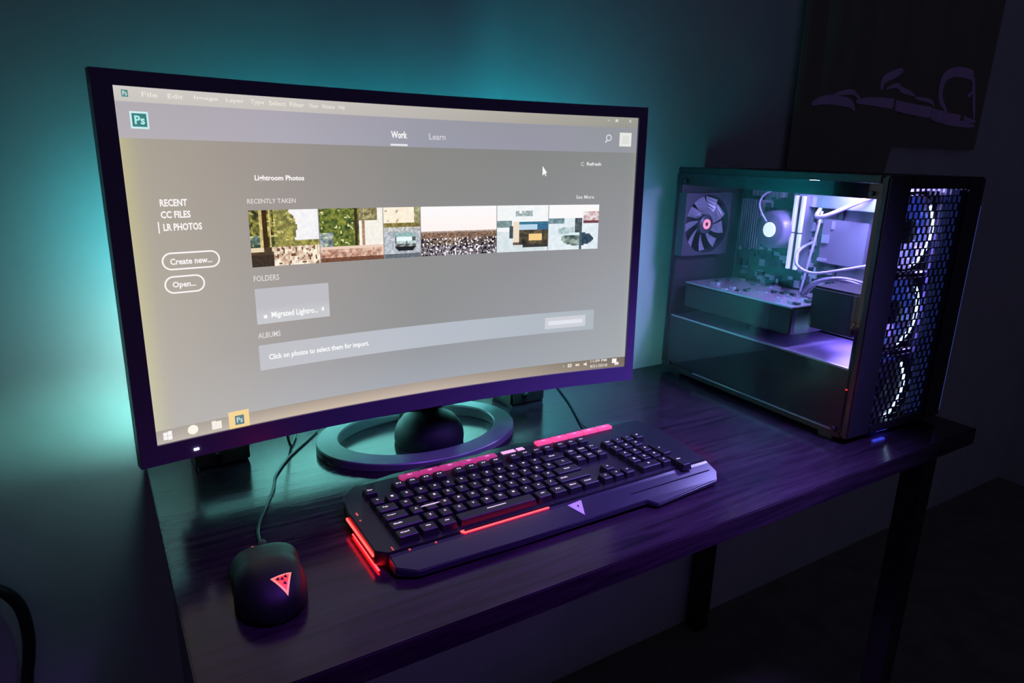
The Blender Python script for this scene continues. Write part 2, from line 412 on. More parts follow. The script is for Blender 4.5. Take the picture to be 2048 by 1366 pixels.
srect(.1925, .1985, .6500, .6610, WH); srect(.2980, .3020, .6440, .6560, WH)
stext('Click on photos to select them for import.', .1961, .3872, .7780, .8010, (255, 255, 255), .02)
# taskbar
srect(.0115, .0178, .966, .977, WH); srect(.0183, .0250, .964, .977, WH); srect(.0115, .0178, .978, .989, WH); srect(.0183, .0250, .978, .991, WH)
spoly([(.0582+.0085*math.cos(2*PI*k/20), .9755-.0150*math.sin(2*PI*k/20)) for k in range(20)][::-1], (250, 246, 232))
srect(.0891, .1053, .965, .990, (246, 240, 232)); srect(.0891, .0960, .962, .966, (246, 240, 232))
srect(.1178, .1530, .9450, 1.0, (246, 214, 150), O2); srect(.1282, .1438, .9600, .9905, (96, 128, 138), O3); stext('Ps', .1310, .1412, .966, .984, (196, 222, 220), .02, .0006)
spoly([(.8375, .975), (.8392, .970), (.8410, .975)], (235, 225, 215)); srect(.8500, .8600, .966, .980, (226, 220, 206)); srect(.8540, .8570, .970, .975, (120, 108, 92), O3)
srect(.8700, .8800, .969, .978, (236, 218, 200)); spoly([(.891, .971), (.894, .971), (.899, .965), (.899, .982), (.894, .977), (.891, .977)], (250, 232, 216))
stext('11:09 PM', .9092, .9515, .9590, .9700, (236, 226, 226), .015); stext('8/21/2018', .9087, .9536, .9800, .9920, (230, 218, 216), .015)
srect(.9660, .9780, .962, .981, WH); srect(.9730, .9840, .978, .990, (240, 226, 226))
dm = bpy.data.materials.new('lit_display'); dm.use_nodes = True; p = dm.node_tree.nodes['Principled BSDF']
at = dm.node_tree.nodes.new('ShaderNodeVertexColor'); at.layer_name = 'Col'
p.inputs['Base Color'].default_value = (.01, .01, .01, 1); p.inputs['Roughness'].default_value = .4; p.inputs['Emission Strength'].default_value = 1.0
dm.node_tree.links.new(at.outputs['Color'], p.inputs['Emission Color'])
d_ = obj('display', sbm, dm, mon); d_['label'] = 'lit screen with photo thumbnails, menus and taskbar'

def curved_slab(name, s0, s1, z0, z1, o0, o1, m, n=40, bev=0, o0f=None):
    bm = bmesh.new(); R_ = []
    for i in range(n+1):
        s = s0+(s1-s0)*i/n; oo = o0f(s) if o0f else o0
        R_.append([bm.verts.new(mp(s, z, o)) for z, o in ((z0, oo), (z1, oo), (z1, o1), (z0, o1))])
    for a, b in zip(R_, R_[1:]):
        for k in range(4): bm.faces.new((a[k], a[(k+1) % 4], b[(k+1) % 4], b[k]))
    bm.faces.new(R_[0][::-1]); bm.faces.new(R_[-1]); bmesh.ops.recalc_face_normals(bm, faces=bm.faces[:])
    return bm
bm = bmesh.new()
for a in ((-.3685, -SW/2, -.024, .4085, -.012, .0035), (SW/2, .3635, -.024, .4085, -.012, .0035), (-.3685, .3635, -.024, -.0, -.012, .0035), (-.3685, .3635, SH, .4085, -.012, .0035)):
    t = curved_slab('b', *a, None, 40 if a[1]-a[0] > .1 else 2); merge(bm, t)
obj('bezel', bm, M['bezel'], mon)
bm = curved_slab('c', -.3655, .3605, -.021, .4055, -.05, -.0115, None, 40, o0f=lambda s: -.022-.03*max(0, 1-(s/.30)**2)**.7)
obj('back_cover', bm, M['shell'], mon)
bm = bmesh.new(); t = curved_slab('c', -.3105, -.3050, -.0155, -.0130, .003, .0045, None, 1); merge(bm, t)
o = obj('power_light', bm, M['white_led'], mon); o['label'] = 'small white power light'
# light strips stuck to the back cover
def strip(s0, s1, z0, z1, m, lab):
    off = -.050
    bm = bmesh.new(); n = 24; A = []
    for i in range(n+1):
        s = s0+(s1-s0)*i/n
        o_ = -.0235-.03*max(0, 1-(s/.30)**2)**.7
        A.append([bm.verts.new(mp(s, z0, o_)), bm.verts.new(mp(s, z1, o_)), bm.verts.new(mp(s, z1, o_-.002)), bm.verts.new(mp(s, z0, o_-.002))])
    for a, b in zip(A, A[1:]):
        for k in range(4): bm.faces.new((a[k], a[(k+1) % 4], b[(k+1) % 4], b[k]))
    bm.faces.new(A[0][::-1]); bm.faces.new(A[-1]); bmesh.ops.recalc_face_normals(bm, faces=bm.faces[:])
    o = obj('light_strip', bm, m, mon); o['label'] = lab
def vstrip(x0, x1, y0, y1, z0, z1, m, lab):
    bm = bmesh.new(); bx(bm, x0, x1, y0, y1, z0, z1); obj('light_strip', bm, m, mon)['label'] = lab
vstrip(-.327, -.300, .084, .0846, .100, .235, M['teal'], 'glowing sea-green strip low on the left of the back')
vstrip(-.327, -.300, .084, .0846, .240, .375, M['teal_side'], 'glowing blue-green strip high on the left of the back')
vstrip(.272, .300, .084, .0846, .085, .165, M['teal_right'], 'glowing sea-green strip low on the right of the back')
vstrip(.272, .300, .084, .0846, .170, .335, M['blue_side'], 'glowing blue-green strip high on the right of the back')
vstrip(-.23, .25, .1205, .122, .452, .460, M['teal_up'], 'glowing strip along the top of the back')
bm = bmesh.new(); bx(bm, -.25, .26, .02, .120, .34, .465, bev=.004); obj('hidden_strip_mount', bm, M['shell'], mon)  # unseen block, added to hold the top strip close to the wall
bm = bmesh.new(); bx(bm, -.328, .318, .050, .084, .0640, .38, bev=.002); bx(bm, -.315, .305, .080, .099, .0755, .079); bx(bm, -.315, .305, .080, .099, .0595, .0640)
obj('strip_shield_housing', bm, M['shell'], mon)  # unseen; lips added to shield desk and upper wall from the bottom strip
bm = bmesh.new(); bx(bm, -.30, .29, .0852, .0865, .0655, .0735)
obj('light_strip', bm, M['teal_low'], mon)['label'] = 'glowing strip along the bottom of the back'
# stand: ring lying on the desk, domed foot, neck
RX, RY, RA, RB = .032, .093, .165, .112
bm = bmesh.new(); n = 120; prof = [(0, 0), (0, .0085), (.0015, .0100), (.0325, .0112), (.034, .0095), (.034, 0)]
rr = []
for k in range(n):
    a = 2*PI*k/n; rr.append([bm.verts.new((RX+(RA-d)*math.cos(a), RY+(RB-d*.9)*math.sin(a), .0005+z*(1+.9*(.5+.5*math.sin(a))))) for d, z in prof])
for k in range(n):
    A, B = rr[k], rr[(k+1) % n]
    for j in range(len(prof)): bm.faces.new((A[j], B[j], B[(j+1) % 6], A[(j+1) % 6]))
bmesh.ops.recalc_face_normals(bm, faces=bm.faces[:])
o = obj('stand_ring', bm, M['stand'], mon); o['label'] = 'flat oval ring lying on the desk'
bm = bmesh.new(); lathe(bm, [(.055, 0), (.056, .008), (.055, .017), (.051, .028), (.043, .038), (.030, .045), (.015, .0485), (0, .049)], 40, M4=Matrix.Translation((.043, .078, .0005)))
o = obj('stand_dome', bm, M['stand_dark'], mon, True); o['label'] = 'dark domed foot inside the ring'
bm = bmesh.new(); bx(bm, .020, .072, .088, .115, .035, .20, bev=.004); bx(bm, .005, .087, .055, .100, .19, .27, bev=.004); bx(bm, .03, .06, .1, .188, .002, .014, bev=.002)
obj('neck', bm, M['stand_dark'], mon)

# ------------------------------------------------------------------ desk speakers
def speaker(x, y, label, rz=0):
    sp = thing('desk_speaker', label, 'speaker', (x, y, 0), rz); sp['group'] = 'small desk speakers behind the monitor'
    bm = bmesh.new(); bx(bm, -.037, .037, .003, .076, .002, .17, bev=.004); obj('cabinet', bm, M['speaker'], sp)
    bm = bmesh.new(); bx(bm, -.033, .033, -.001, .003, .045, .162, bev=.001); obj('grille', bm, M['speaker'], sp)
    Mx = Matrix.Translation((-.008, .003, .022))@Matrix.Rotation(PI/2, 4, 'X')
    bm = bmesh.new(); lathe(bm, [(.0, .008), (.0045, .008), (.0055, .006), (.006, 0)], 20, M4=Mx); obj('volume_knob', bm, M['black_gloss'], sp, True)
    bm = bmesh.new(); bx(bm, -.034, .034, .005, .074, 0, .0025); obj('foot_pad', bm, M['cable'], sp)
    return sp
speaker(-.258, .124, 'small black desk speaker under the left half of the monitor')
speaker(.272, .130, 'small black desk speaker under the right end of the monitor')

# ------------------------------------------------------------------ mouse
mo = thing('computer_mouse', 'black gaming mouse with a glowing red triangle emblem', 'mouse', (-.268, -.196, 0), -.10)
bm = bmesh.new(); NS, NA = 28, 20; rows = []
def mw(s): return .0375*(1-abs(2*s-1)**3.2)**.5*(1-.10*math.exp(-((s-.55)/.12)**2))*(1.0 if s > .5 else .97)
def mh(s): return .012+.030*math.sin(PI*min(1, (s*.92+.10)))**.75 if 0 < s < 1 else .010
def mpt(s, t):
    """s 0 at the heel, 1 at the cable end; t 0..pi over the back"""
    w_, h_ = max(.002, mw(s)), mh(s)*min(1, (mw(s)/.0375)**.45+.02)
    cx, sx_ = math.cos(t), math.sin(t)
    return Vector((w_*math.copysign(abs(cx)**.75, cx), -.065+.130*s, .002+h_*sx_**.62))
for i in range(NS+1):
    s = .004+.992*i/NS; rows.append([bm.verts.new(mpt(s, PI*k/NA)) for k in range(NA+1)])
for a, b in zip(rows, rows[1:]):
    for k in range(NA): bm.faces.new((a[k], b[k], b[k+1], a[k+1]))
    bm.faces.new((a[NA], b[NA], b[0], a[0]))
bm.faces.new(rows[0]); bm.faces.new(rows[-1][::-1]); bmesh.ops.recalc_face_normals(bm, faces=bm.faces[:])
obj('shell', bm, M['mouse'], mo, True)
bm = bmesh.new(); lathe(bm, [(0, -.004), (.009, -.004), (.0105, -.002), (.0105, .002), (.009, .004), (0, .004)], 24, M4=Matrix.Translation((0, .040, .024))@Matrix.Rotation(PI/2, 4, 'Y'))
obj('scroll_wheel', bm, M['body'], mo, True)
def surf_z(x, y):
    s = min(.98, max(.02, (y+.065)/.13)); lo, hi = 0, PI/2
    for _ in range(30):
        m_ = (lo+hi)/2
        if mpt(s, m_).x > abs(x): lo = m_
        else: hi = m_
    return mpt(s, lo).z
def on_shell(pts, lift): return [(x, y, surf_z(x, y)+lift) for x, y in pts]
tri = [(-.0010, -.0400), (.0190, -.0355), (.0125, -.0555)]
def inset(tr, k):
    cx, cy = sum(q[0] for q in tr)/3, sum(q[1] for q in tr)/3; return [(cx+(a-cx)*k, cy+(b-cy)*k) for a, b in tr]
def fill_tri(bm, tr, lift, mi, n=8):
    P = {}
    for i in range(n+1):
        for j in range(n+1-i):
            k = n-i-j; x = (tr[0][0]*i+tr[1][0]*j+tr[2][0]*k)/n; y = (tr[0][1]*i+tr[1][1]*j+tr[2][1]*k)/n
            P[i, j] = bm.verts.new((x, y, surf_z(x, y)+lift))
    for i in range(n):
        for j in range(n-i):
            bm.faces.new((P[i, j], P[i+1, j], P[i, j+1])).material_index = mi
            if i+j < n-1: bm.faces.new((P[i+1, j], P[i+1, j+1], P[i, j+1])).material_index = mi
bm = bmesh.new(); fill_tri(bm, inset(tri, 1.05), .0006, 1); fill_tri(bm, inset(tri, .76), .0010, 0)
for (fx, fy, k) in ((.62, .2, .10), (.25, .58, .12), (.40, .36, .09), (.22, .30, .10)):
    cx = tri[0][0]*fx+tri[1][0]*fy+tri[2][0]*(1-fx-fy); cy = tri[0][1]*fx+tri[1][1]*fy+tri[2][1]*(1-fx-fy)
    fill_tri(bm, [(cx-.0022, cy-.001), (cx+.0018, cy-.0016), (cx+.0004, cy+.002)], .0014, 2, 2)
bmesh.ops.recalc_face_normals(bm, faces=bm.faces[:])
o = obj('emblem', bm, [M['red_dim'], M['red_edge'], M['black']], mo); o['label'] = 'glowing red triangle emblem'
for xx in (-.010, .000):
    bm = bmesh.new(); bx(bm, xx-.0014, xx+.0014, .0470, .0500, surf_z(xx, .0485)-.001, surf_z(xx, .0485)+.0012, bev=.0003); o = obj('indicator_light', bm, M['legend_red'], mo)
    o['label'] = 'small red indicator'
c_l = [(-.2600, -.1250, .0100), (-.2580, -.1080, .0045), (-.2540, -.076, .0022), (-.2440, -.048, .0022), (-.229, -.014, .0022), (-.2125, .024, .0022), (-.2035, .055, .0022), (-.190, .081, .0022), (-.172, .109, .0022), (-.155, .130, .0022), (-.125, .165, .0022), (-.105, .190, .0022)]
bm = bmesh.new(); tube(bm, c_l, .0018, 8)
bm.transform((Matrix.Translation(mo.location)@Matrix.Rotation(-.10, 4, 'Z')).inverted())
obj('cord', bm, M['cable'], mo, True)
bm = bmesh.new(); tube(bm, [(-.165, .165, .14), (-.168, .160, .09), (-.163, .150, .035), (-.158, .150, .0045), (-.150, .165, .0045), (-.14, .188, .0045)], .0022, 8)
tag(obj('monitor_cable', bm, M['cable'], None, True), 'thin black cable dropping from the monitor back to the desk', 'cable')

# ------------------------------------------------------------------ keyboard
KL = Vector((.10, -.165, 0))
kb = thing('gaming_keyboard', 'black backlit gaming keyboard with pink macro keys and red side lights', 'keyboard', KL)
def kz(y):
    pts = [(-.285, .0075), (-.268, .010), (-.232, .0185), (-.226, .0205), (-.07, .0265), (-.05, .024)]
    for (a, za), (b, zb) in zip(pts, pts[1:]):
        if y <= b: return za+(zb-za)*max(0, (y-a)/(b-a))
    return pts[-1][1]
def deck(outline, cuts, z0, name, m, lift=0, bev=.0012):
    t = bmesh.new(); lo = [t.verts.new((x, y, z0)) for x, y in outline]; hi = [t.verts.new((x, y, .05)) for x, y in outline]
    t.faces.new(lo[::-1]); t.faces.new(hi); n = len(lo)
    for i in range(n): t.faces.new((lo[i], lo[(i+1) % n], hi[(i+1) % n], hi[i]))
    for y in cuts: bmesh.ops.bisect_plane(t, geom=t.verts[:]+t.edges[:]+t.faces[:], plane_co=(0, y, 0), plane_no=(0, 1, 0))
    for v in t.verts:
        if v.co.z > .04: v.co.z = kz(v.co.y)+lift
    bmesh.ops.recalc_face_normals(t, faces=t.faces[:])
    if bev: bmesh.ops.bevel(t, geom=[e for e in t.edges if e.is_manifold and e.calc_face_angle(0) > .3], offset=bev, segments=2, affect='EDGES')
    t.transform(Matrix.Translation(-KL)); return obj(name, t, m, kb)
deck([(-.146, -.2255), (-.158, -.215), (-.158, -.125), (-.152, -.088), (-.130, -.068), (-.075, -.056), (.060, -.056), (.078, -.050), (.130, -.050), (.148, -.056), (.325, -.052), (.352, -.064), (.366, -.110), (.362, -.170), (.352, -.2255)], [-.07], .003, 'body', M['body'])
deck([(-.146, -.2265), (.352, -.2265), (.349, -.250), (.333, -.266), (.213, -.275), (.203, -.262), (.010, -.262), (-.125, -.260), (-.146, -.247)], [-.232, -.262], .003, 'palm_rest', M['palm'], -.0006)
for a, b in ((.19, .338),):
    bm = bmesh.new(); bx(bm, a, b, -.2465, -.2455, kz(-.246)-.003, kz(-.246)+.0006)
    bm.transform(Matrix.Translation(-KL)); obj('palm_groove', bm, M['cable'], kb)
for xx in (-.12, .32):
    for yy in (-.24, -.08):
        bm = bmesh.new(); bx(bm, xx-.015, xx+.015, yy-.006, yy+.006, 0, .0035)
        bm.transform(Matrix.Translation(-KL)); obj('rubber_foot', bm, M['cable'], kb)
U = .0195; KX = -.131
keys = []                                            # (row y, x start in units, width in units, legend, height in rows)
ROW = {'F': -.1000, '1': -.1260, 'Q': -.1450, 'A': -.1640, 'Z': -.1830, 'S': -.2020}
PY = .0193
ROW = {k: v for k, v in zip('F1QAZS', [-.0955, -.1205, -.1405, -.1605, -.1805, -.2005])}
ROW = {'F': -.1030, '1': -.1290, 'Q': -.1490, 'A': -.1690, 'Z': -.1890, 'S': -.2090}
def K(r, x, w_, s, h=1): keys.append((ROW[r]-(h-1)*.010, x, w_, s, h))
K('F', 0, 1, 'Esc')
for i in range(12): K('F', 2+i+(i//4)*.5, 1, 'F%d' % (i+1))
for i, ch in enumerate('`1234567890-='): K('1', i, 1, ch)
K('1', 13, 2, 'Back'); K('Q', 0, 1.5, 'Tab')
for i, ch in enumerate('QWERTYUIOP[]'): K('Q', 1.5+i, 1, ch)
K('Q', 13.5, 1.5, '\\'); K('A', 0, 1.75, 'Caps')
for i, ch in enumerate("ASDFGHJKL;'"): K('A', 1.75+i, 1, ch)
K('A', 12.75, 2.25, 'Enter'); K('Z', 0, 2.25, 'Shift')
for i, ch in enumerate('ZXCVBNM,./'): K('Z', 2.25+i, 1, ch)
K('Z', 12.25, 2.75, 'Shift')
for x_, w_, s_ in ((0, 1.5, 'Ctrl'), (1.5, 1.25, 'Win'), (2.75, 1.25, 'Alt'), (4, 5.75, 'Space'), (9.75, 1.25, 'Alt'), (11, 1.25, 'Fn'), (12.25, 1.25, 'Menu'), (13.5, 1.5, 'Ctrl')): K('S', x_, w_, s_)
NX = 15.2
for i, s_ in enumerate(('Prt', 'Scr', 'Brk')): K('F', NX+i, 1, s_)
for i, s_ in enumerate(('Ins', 'Home', 'Pg')): K('1', NX+i, 1, s_)
for i, s_ in enumerate(('Del', 'End', 'Pg')): K('Q', NX+i, 1, s_)
K('Z', NX+1, 1, '^')
for i, s_ in enumerate('<v>'): K('S', NX+i, 1, s_)
PX = 18.75
for i, s_ in enumerate(('Num', '/', '*', '-')): K('1', PX+i, 1, s_)
for r_, row in (('Q', '789'), ('A', '456'), ('Z', '123')):
    for i, ch in enumerate(row): K(r_, PX+i, 1, ch)
K('A', PX+3, 1, '+', 2); K('S', PX, 2, '0'); K('S', PX+2, 1, '.'); K('S', PX+3, 1, 'Ent', 2)
def key_bm(k, bm):
    y, x, w_, s, h = k
    x0, x1 = KX+x*U+.0012, KX+(x+w_)*U-.0012; y0, y1 = y-.0088-(h-1)*.010, y+.0088+(h-1)*.010
    zb = kz(y)-.001; zt = kz(y)+.0085
    t = bmesh.new(); a = [(x0, y0), (x1, y0), (x1, y1), (x0, y1)]; i_ = .0018
    b = [(x0+i_, y0+i_), (x1-i_, y0+i_), (x1-i_, y1-i_*.6), (x0+i_, y1-i_*.6)]
    lo = [t.verts.new((p_[0], p_[1], zb)) for p_ in a]; hi = [t.verts.new((p_[0], p_[1], zt+(.0004 if j > 1 else 0))) for j, p_ in enumerate(b)]
    t.faces.new(lo[::-1]); t.faces.new(hi)
    for j in range(4): t.faces.new((lo[j], lo[(j+1) % 4], hi[(j+1) % 4], hi[j]))
    bmesh.ops.bevel(t, geom=[e for e in t.edges if max(v.co.z for v in e.verts) > zb+.002], offset=.0009, segments=1, affect='EDGES')
    merge(bm, t, 0)
    # legend
    cx, cy = (x0+x1)/2, (y0+y1)/2+.001
    mi = 1
    lw = .0032 if len(s) == 1 else (.0062 if len(s) <= 3 else .0095); lh = .0036 if len(s) == 1 else .0028
    if s in 'Space': lw, lh = .027, .0028
    if s in ('Caps', 'Shift', 'Tab', 'Ctrl'): cx = x0+.011; lw *= 1.15
    if s in ('.', ',', '-', "'", '`', ';', '^', '<', '>', 'v', '*', '+', '='): lh = .0024
    if s == 'Space':
        v = [bm.verts.new((a_, b_, zt+.0007)) for a_, b_ in ((cx-lw/2, cy-.0006), (cx+lw/2, cy-.0006), (cx+lw/2, cy+.0008), (cx-lw/2, cy+.0008))]
        bm.faces.new(v).material_index = 1; return
    vs, fs, (a0, a1, b0, b1) = text_geo(s, .03)
    V = [bm.verts.new((cx+((vx-a0)/max(1e-6, a1-a0)-.5)*lw, cy+((vy-b0)/max(1e-6, b1-b0)-.5)*lh, zt+.0007)) for vx, vy in vs]
    for f in fs:
        try: bm.faces.new([V[i] for i in f]).material_index = mi
        except ValueError: pass
camv = Vector(CAM)
keys.sort(key=lambda k: (Vector((KX+(k[1]+k[2]/2)*U, k[0], .03))-camv).length/k[2]**.3)
rest = bmesh.new(); nrest = 0
for i, k in enumerate(keys):
    if i < 100:
        bm = bmesh.new(); key_bm(k, bm); cpt = Vector((KX+(k[1]+k[2]/2)*U, k[0], kz(k[0])))
        bm.transform(Matrix.Translation(-cpt)); o = obj('key', bm, [M['key'], M['legend']], kb); o.location = cpt-KL
    else: key_bm(k, rest); nrest += 1
if nrest:
    rest.transform(Matrix.Translation(-KL)); o = obj('key', rest, [M['key'], M['legend']], kb); o['kind'] = 'stuff'
else: rest.free()
# macro keys
def macro(x0, x1, n, m, y0, y1, s0):
    for i in range(n):
        a, b = x0+(x1-x0)*i/n+.0006, x0+(x1-x0)*(i+1)/n-.0006
        bm = bmesh.new(); bx(bm, a, b, y0, y1, kz(y0)-.001, kz(y0)+.0045, bev=.0008)
        vs, fs, (a0, a1, b0, b1) = text_geo('G%d' % (s0+i), .03); cx, cy = (a+b)/2, (y0+y1)/2
        V = [bm.verts.new((cx+((vx-a0)/(a1-a0)-.5)*.0065, cy+((vy-b0)/(b1-b0)-.5)*.0036, kz(y0)+.0048)) for vx, vy in vs]
        for f in fs: bm.faces.new([V[j] for j in f]).material_index = 1
        cpt = Vector((cx, cy, kz(y0))); bm.transform(Matrix.Translation(-cpt)); o = obj('macro_key', bm, [m, M['pink_leg']], kb); o.location = cpt-KL
        o['label'] = 'translucent glowing pink macro key'
macro(-.072, .078, 5, M['pink'], -.0845, -.0735, 1); macro(.150, .296, 5, M['pink_hot'], -.0790, -.0680, 6)
bm = bmesh.new()
for k_, (a, b) in enumerate(((.090, .1125), (.116, .128))):
    z = kz(-.074)+.0010
    bx(bm, a, b, -.079, -.071, z-.001, z, 0, .0003)
bm.transform(Matrix.Translation(-KL)); obj('mode_button', bm, M['pink_leg'], kb)['label'] = 'pale pink mode buttons'
# light strips
def kstrip(x, y0, y1, z0, z1, lab, thick=.0012, m='red'):
    bm = bmesh.new(); bx(bm, x-thick, x+thick, y0, y1, z0, z1, bev=.0003); bm.transform(Matrix.Translation(-KL))
    obj('side_light', bm, M[m], kb)['label'] = lab
kstrip(-.1585, -.213, -.122, .0125, .0155, 'glowing red side strip')
kstrip(.3660, -.195, -.125, .005, .011, 'glowing red side strip', m='red_hot')
kstrip(-.1575, -.226, -.140, .0018, .0032, 'glowing red strip under the left edge', m='red_low')
bm = bmesh.new(); z = kz(-.2290)
bx(bm, -.052, .068, -.2292, -.2278, z, z+.0012); bx(bm, -.0560, -.0515, -.2262, -.2250, z+.0010, z+.0022)
prism(bm, [(-.0560, -.2262), (-.0520, -.2292), (-.0500, -.2292), (-.0545, -.2255)], z, z+.0014)
bm.transform(Matrix.Translation(-KL)); obj('front_light', bm, M['red'], kb)['label'] = 'thin glowing red line below the space bar'
for xx, yy, hx, hy in ((-.122, -.2290, .001, .001), (-.090, -.2298, .001, .001), (-.150, -.135, .001, .003), (-.151, -.150, .001, .001), (-.139, -.220, .0006, .0035)):
    bm = bmesh.new(); bx(bm, xx-hx, xx+hx, yy-hy, yy+hy, kz(yy)-.0005, kz(yy)+.0008)
    bm.transform(Matrix.Translation(-KL)); obj('status_light', bm, M['legend_red'], kb)['label'] = 'tiny red status light'
bm = bmesh.new()
prism(bm, [(.0935, -.2335), (.1165, -.2315), (.1045, -.2560)], 0, .001)
for v in bm.verts: v.co.z = kz(v.co.y)+(.0004 if v.co.z > .0005 else -.001)
t2 = [(.1045, -.2385), (.1075, -.2380), (.1055, -.2425)]
v = [bm.verts.new((a, b, kz(b)+.0008)) for a, b in t2]; bm.faces.new(v[::-1]).material_index = 1
bmesh.ops.recalc_face_normals(bm, faces=bm.faces[:])
bm.transform(Matrix.Translation(-KL)); obj('emblem', bm, [M['silver'], M['body']], kb)['label'] = 'silver triangle emblem'
bm = bmesh.new(); tube(bm, [(.292, -.062, .012), (.292, -.045, .010), (.293, -.020, .006), (.300, .008, .0035), (.322, .055, .0028), (.345, .105, .0028), (.378, .19, .0028)], .0018, 8)
bm.transform(Matrix.Translation(-KL)); obj('cord', bm, M['cable'], kb, True)

# ------------------------------------------------------------------ computer tower
PW, PD, PH = .262, .4539, .432
pc = thing('computer_tower', 'black computer tower with glass side, lit purple inside', 'computer', (.65059, .18016, 0), -.04648)
M['glass'] = None
g = bpy.data.materials.new('tinted_glass'); g.use_nodes = True; nt = g.node_tree; nt.nodes.clear()
go = nt.nodes.new('ShaderNodeOutputMaterial'); gm = nt.nodes.new('ShaderNodeMixShader'); gt = nt.nodes.new('ShaderNodeBsdfTransparent'); gg = nt.nodes.new('ShaderNodeBsdfGlossy'); fr = nt.nodes.new('ShaderNodeFresnel')
gt.inputs[0].default_value = (.9, .92, .94, 1); gg.inputs['Roughness'].default_value = .02; fr.inputs[0].default_value = 1.55
ge = nt.nodes.new('ShaderNodeNewGeometry'); mu = nt.nodes.new('ShaderNodeMath'); mu.operation = 'SUBTRACT'; mu.inputs[0].default_value = 1; m2 = nt.nodes.new('ShaderNodeMath'); m2.operation = 'MULTIPLY'
nt.links.new(ge.outputs['Backfacing'], mu.inputs[1]); nt.links.new(mu.outputs[0], m2.inputs[0]); nt.links.new(fr.outputs[0], m2.inputs[1]); nt.links.new(m2.outputs[0], gm.inputs[0]); nt.links.new(gt.outputs[0], gm.inputs[1]); nt.links.new(gg.outputs[0], gm.inputs[2]); nt.links.new(gm.outputs[0], go.inputs[0])
M['glass'] = g
M['pcb'] = mat('circuit_board', (.02, .07, .05), .4, noise=(.05, .11, .09), bscale=120)
M['chip'] = mat('board_parts', (.5, .52, .6), .35, .6)
M['chipdk'] = mat('dark_board_parts', (.05, .05, .07), .4)
M['tray'] = mat('inner_steel', (.20, .20, .26), .4, .3)
M['shroud'] = mat('inner_shroud', (.16, .13, .22), .35)
M['ram'] = mat('memory_heatsink', (.7, .7, .8), .3, .4, emit=(.62, .62, 1), es=.75)
M['alum'] = mat('brushed_metal', (.6, .6, .68), .3, .8)
M['fanblade'] = mat('fan_blade', (.28, .30, .34), .22)
M['fanhub'] = mat('pink_hub', (.5, .2, .25), .4, emit=(1, .30, .36), es=.9)
M['disc'] = mat('pale_pump_light', (.7, .7, .6), .5, emit=(.80, .92, .74), es=.95)
M['hose'] = mat('pale_hose', (.36, .35, .46), .4)
M['violet_led'] = mat('violet_led', (.4, .3, .8), .4, emit=(.40, .34, 1), es=330)
M['violet_fill'] = mat('violet_fill_glow', (.4, .3, .8), .4, emit=(.30, .22, 1), es=40)
M['bluefan'] = mat('lit_blue_blade', (.05, .07, .25), .3, emit=(.02, .04, .30), es=.75)
M['bluefill'] = mat('blue_glow_fill', (.06, .08, .25), .3, emit=(.02, .035, .20), es=.30)
M['bluering'] = mat('white_blue_ring', (.5, .6, .9), .4, emit=(.45, .65, 1), es=3.2)
M['bluetrim'] = mat('blue_edge_trim', (.1, .12, .3), .3, emit=(.05, .07, .35), es=.6)
Y = lambda t: -t
def P(name, bm, m, parent=pc, smooth=False, label=None):
    o = obj(name, bm, m, parent, smooth)
    if label: o['label'] = label
    return o
bm = bmesh.new()
bx(bm, .001, PW, -.440, 0, PH-.012, PH, 0, .002); bx(bm, .001, PW, -.440, 0, .008, .020, 0, .002)      # top, bottom
bx(bm, .001, PW, -.012, 0, .02, PH-.012); bx(bm, PW-.004, PW, -.44, -.012, .02, PH-.012)               # rear, far side
bx(bm, .0015, .010, -.016, -.012, .02, PH-.012); bx(bm, .0015, .012, -.444, -.436, .02, PH-.012)
P('case_frame', bm, M['case'])
bm = bmesh.new(); bx(bm, .178, .182, -.436, -.012, .13, PH-.012); P('motherboard_tray', bm, M['tray'])
bm = bmesh.new(); bx(bm, -.003, .001, -.446, -.003, .022, .421, bev=.0008); P('glass_panel', bm, M['glass'])
bm = bmesh.new()
bx(bm, .0012, .0016, -.446, -.003, .397, .420); bx(bm, .0012, .0016, -.446, -.438, .022, .397); bx(bm, .0012, .0016, -.016, -.003, .022, .397)
P('glass_border', bm, M['black_gloss'])
bm = bmesh.new(); bx(bm, -.0035, .002, -.43, -.10, .0195, .0215); P('lower_trim', bm, M['alum'])
bm = bmesh.new(); bx(bm, .004, .176, -.436, -.012, .021, .127, bev=.001); P('power_supply_cover', bm, M['shroud'])
bm = bmesh.new(); bx(bm, .0018, .0038, -.437, -.016, .022, .1252); P('cover_side', bm, M['black'])
bm = bmesh.new(); bx(bm, .0022, .0055, -.437, -.016, .1255, .1285); P('cover_edge_highlight', bm, M['alum'], label='pale strip painting the highlight along the lower cover edge')  # pale metal strip stands in for the highlight on the cover's edge
for a, b in ((.02, -.04), (.24, -.04), (.02, -.41), (.24, -.41)):
    bm = bmesh.new(); bx(bm, a-.014, a+.014, b-.014, b+.014, 0, .009, bev=.001); P('case_foot', bm, M['black'])
for zc in (.405, .024):                                # thumb screws of the glass
    for tt in (.03, .43):
        bm = bmesh.new(); lathe(bm, [(0, .004), (.0035, .004), (.004, .0032), (.004, 0)], 14, M4=Matrix.Translation((-.003, -tt, zc))@Matrix.Rotation(-PI/2, 4, 'Y')); P('thumb_screw', bm, M['black'])
bm = bmesh.new(); bx(bm, -.0045, -.0030, -.4435, -.4405, .0945, .0960); P('status_light', bm, M['red_dim'], label='tiny red light')
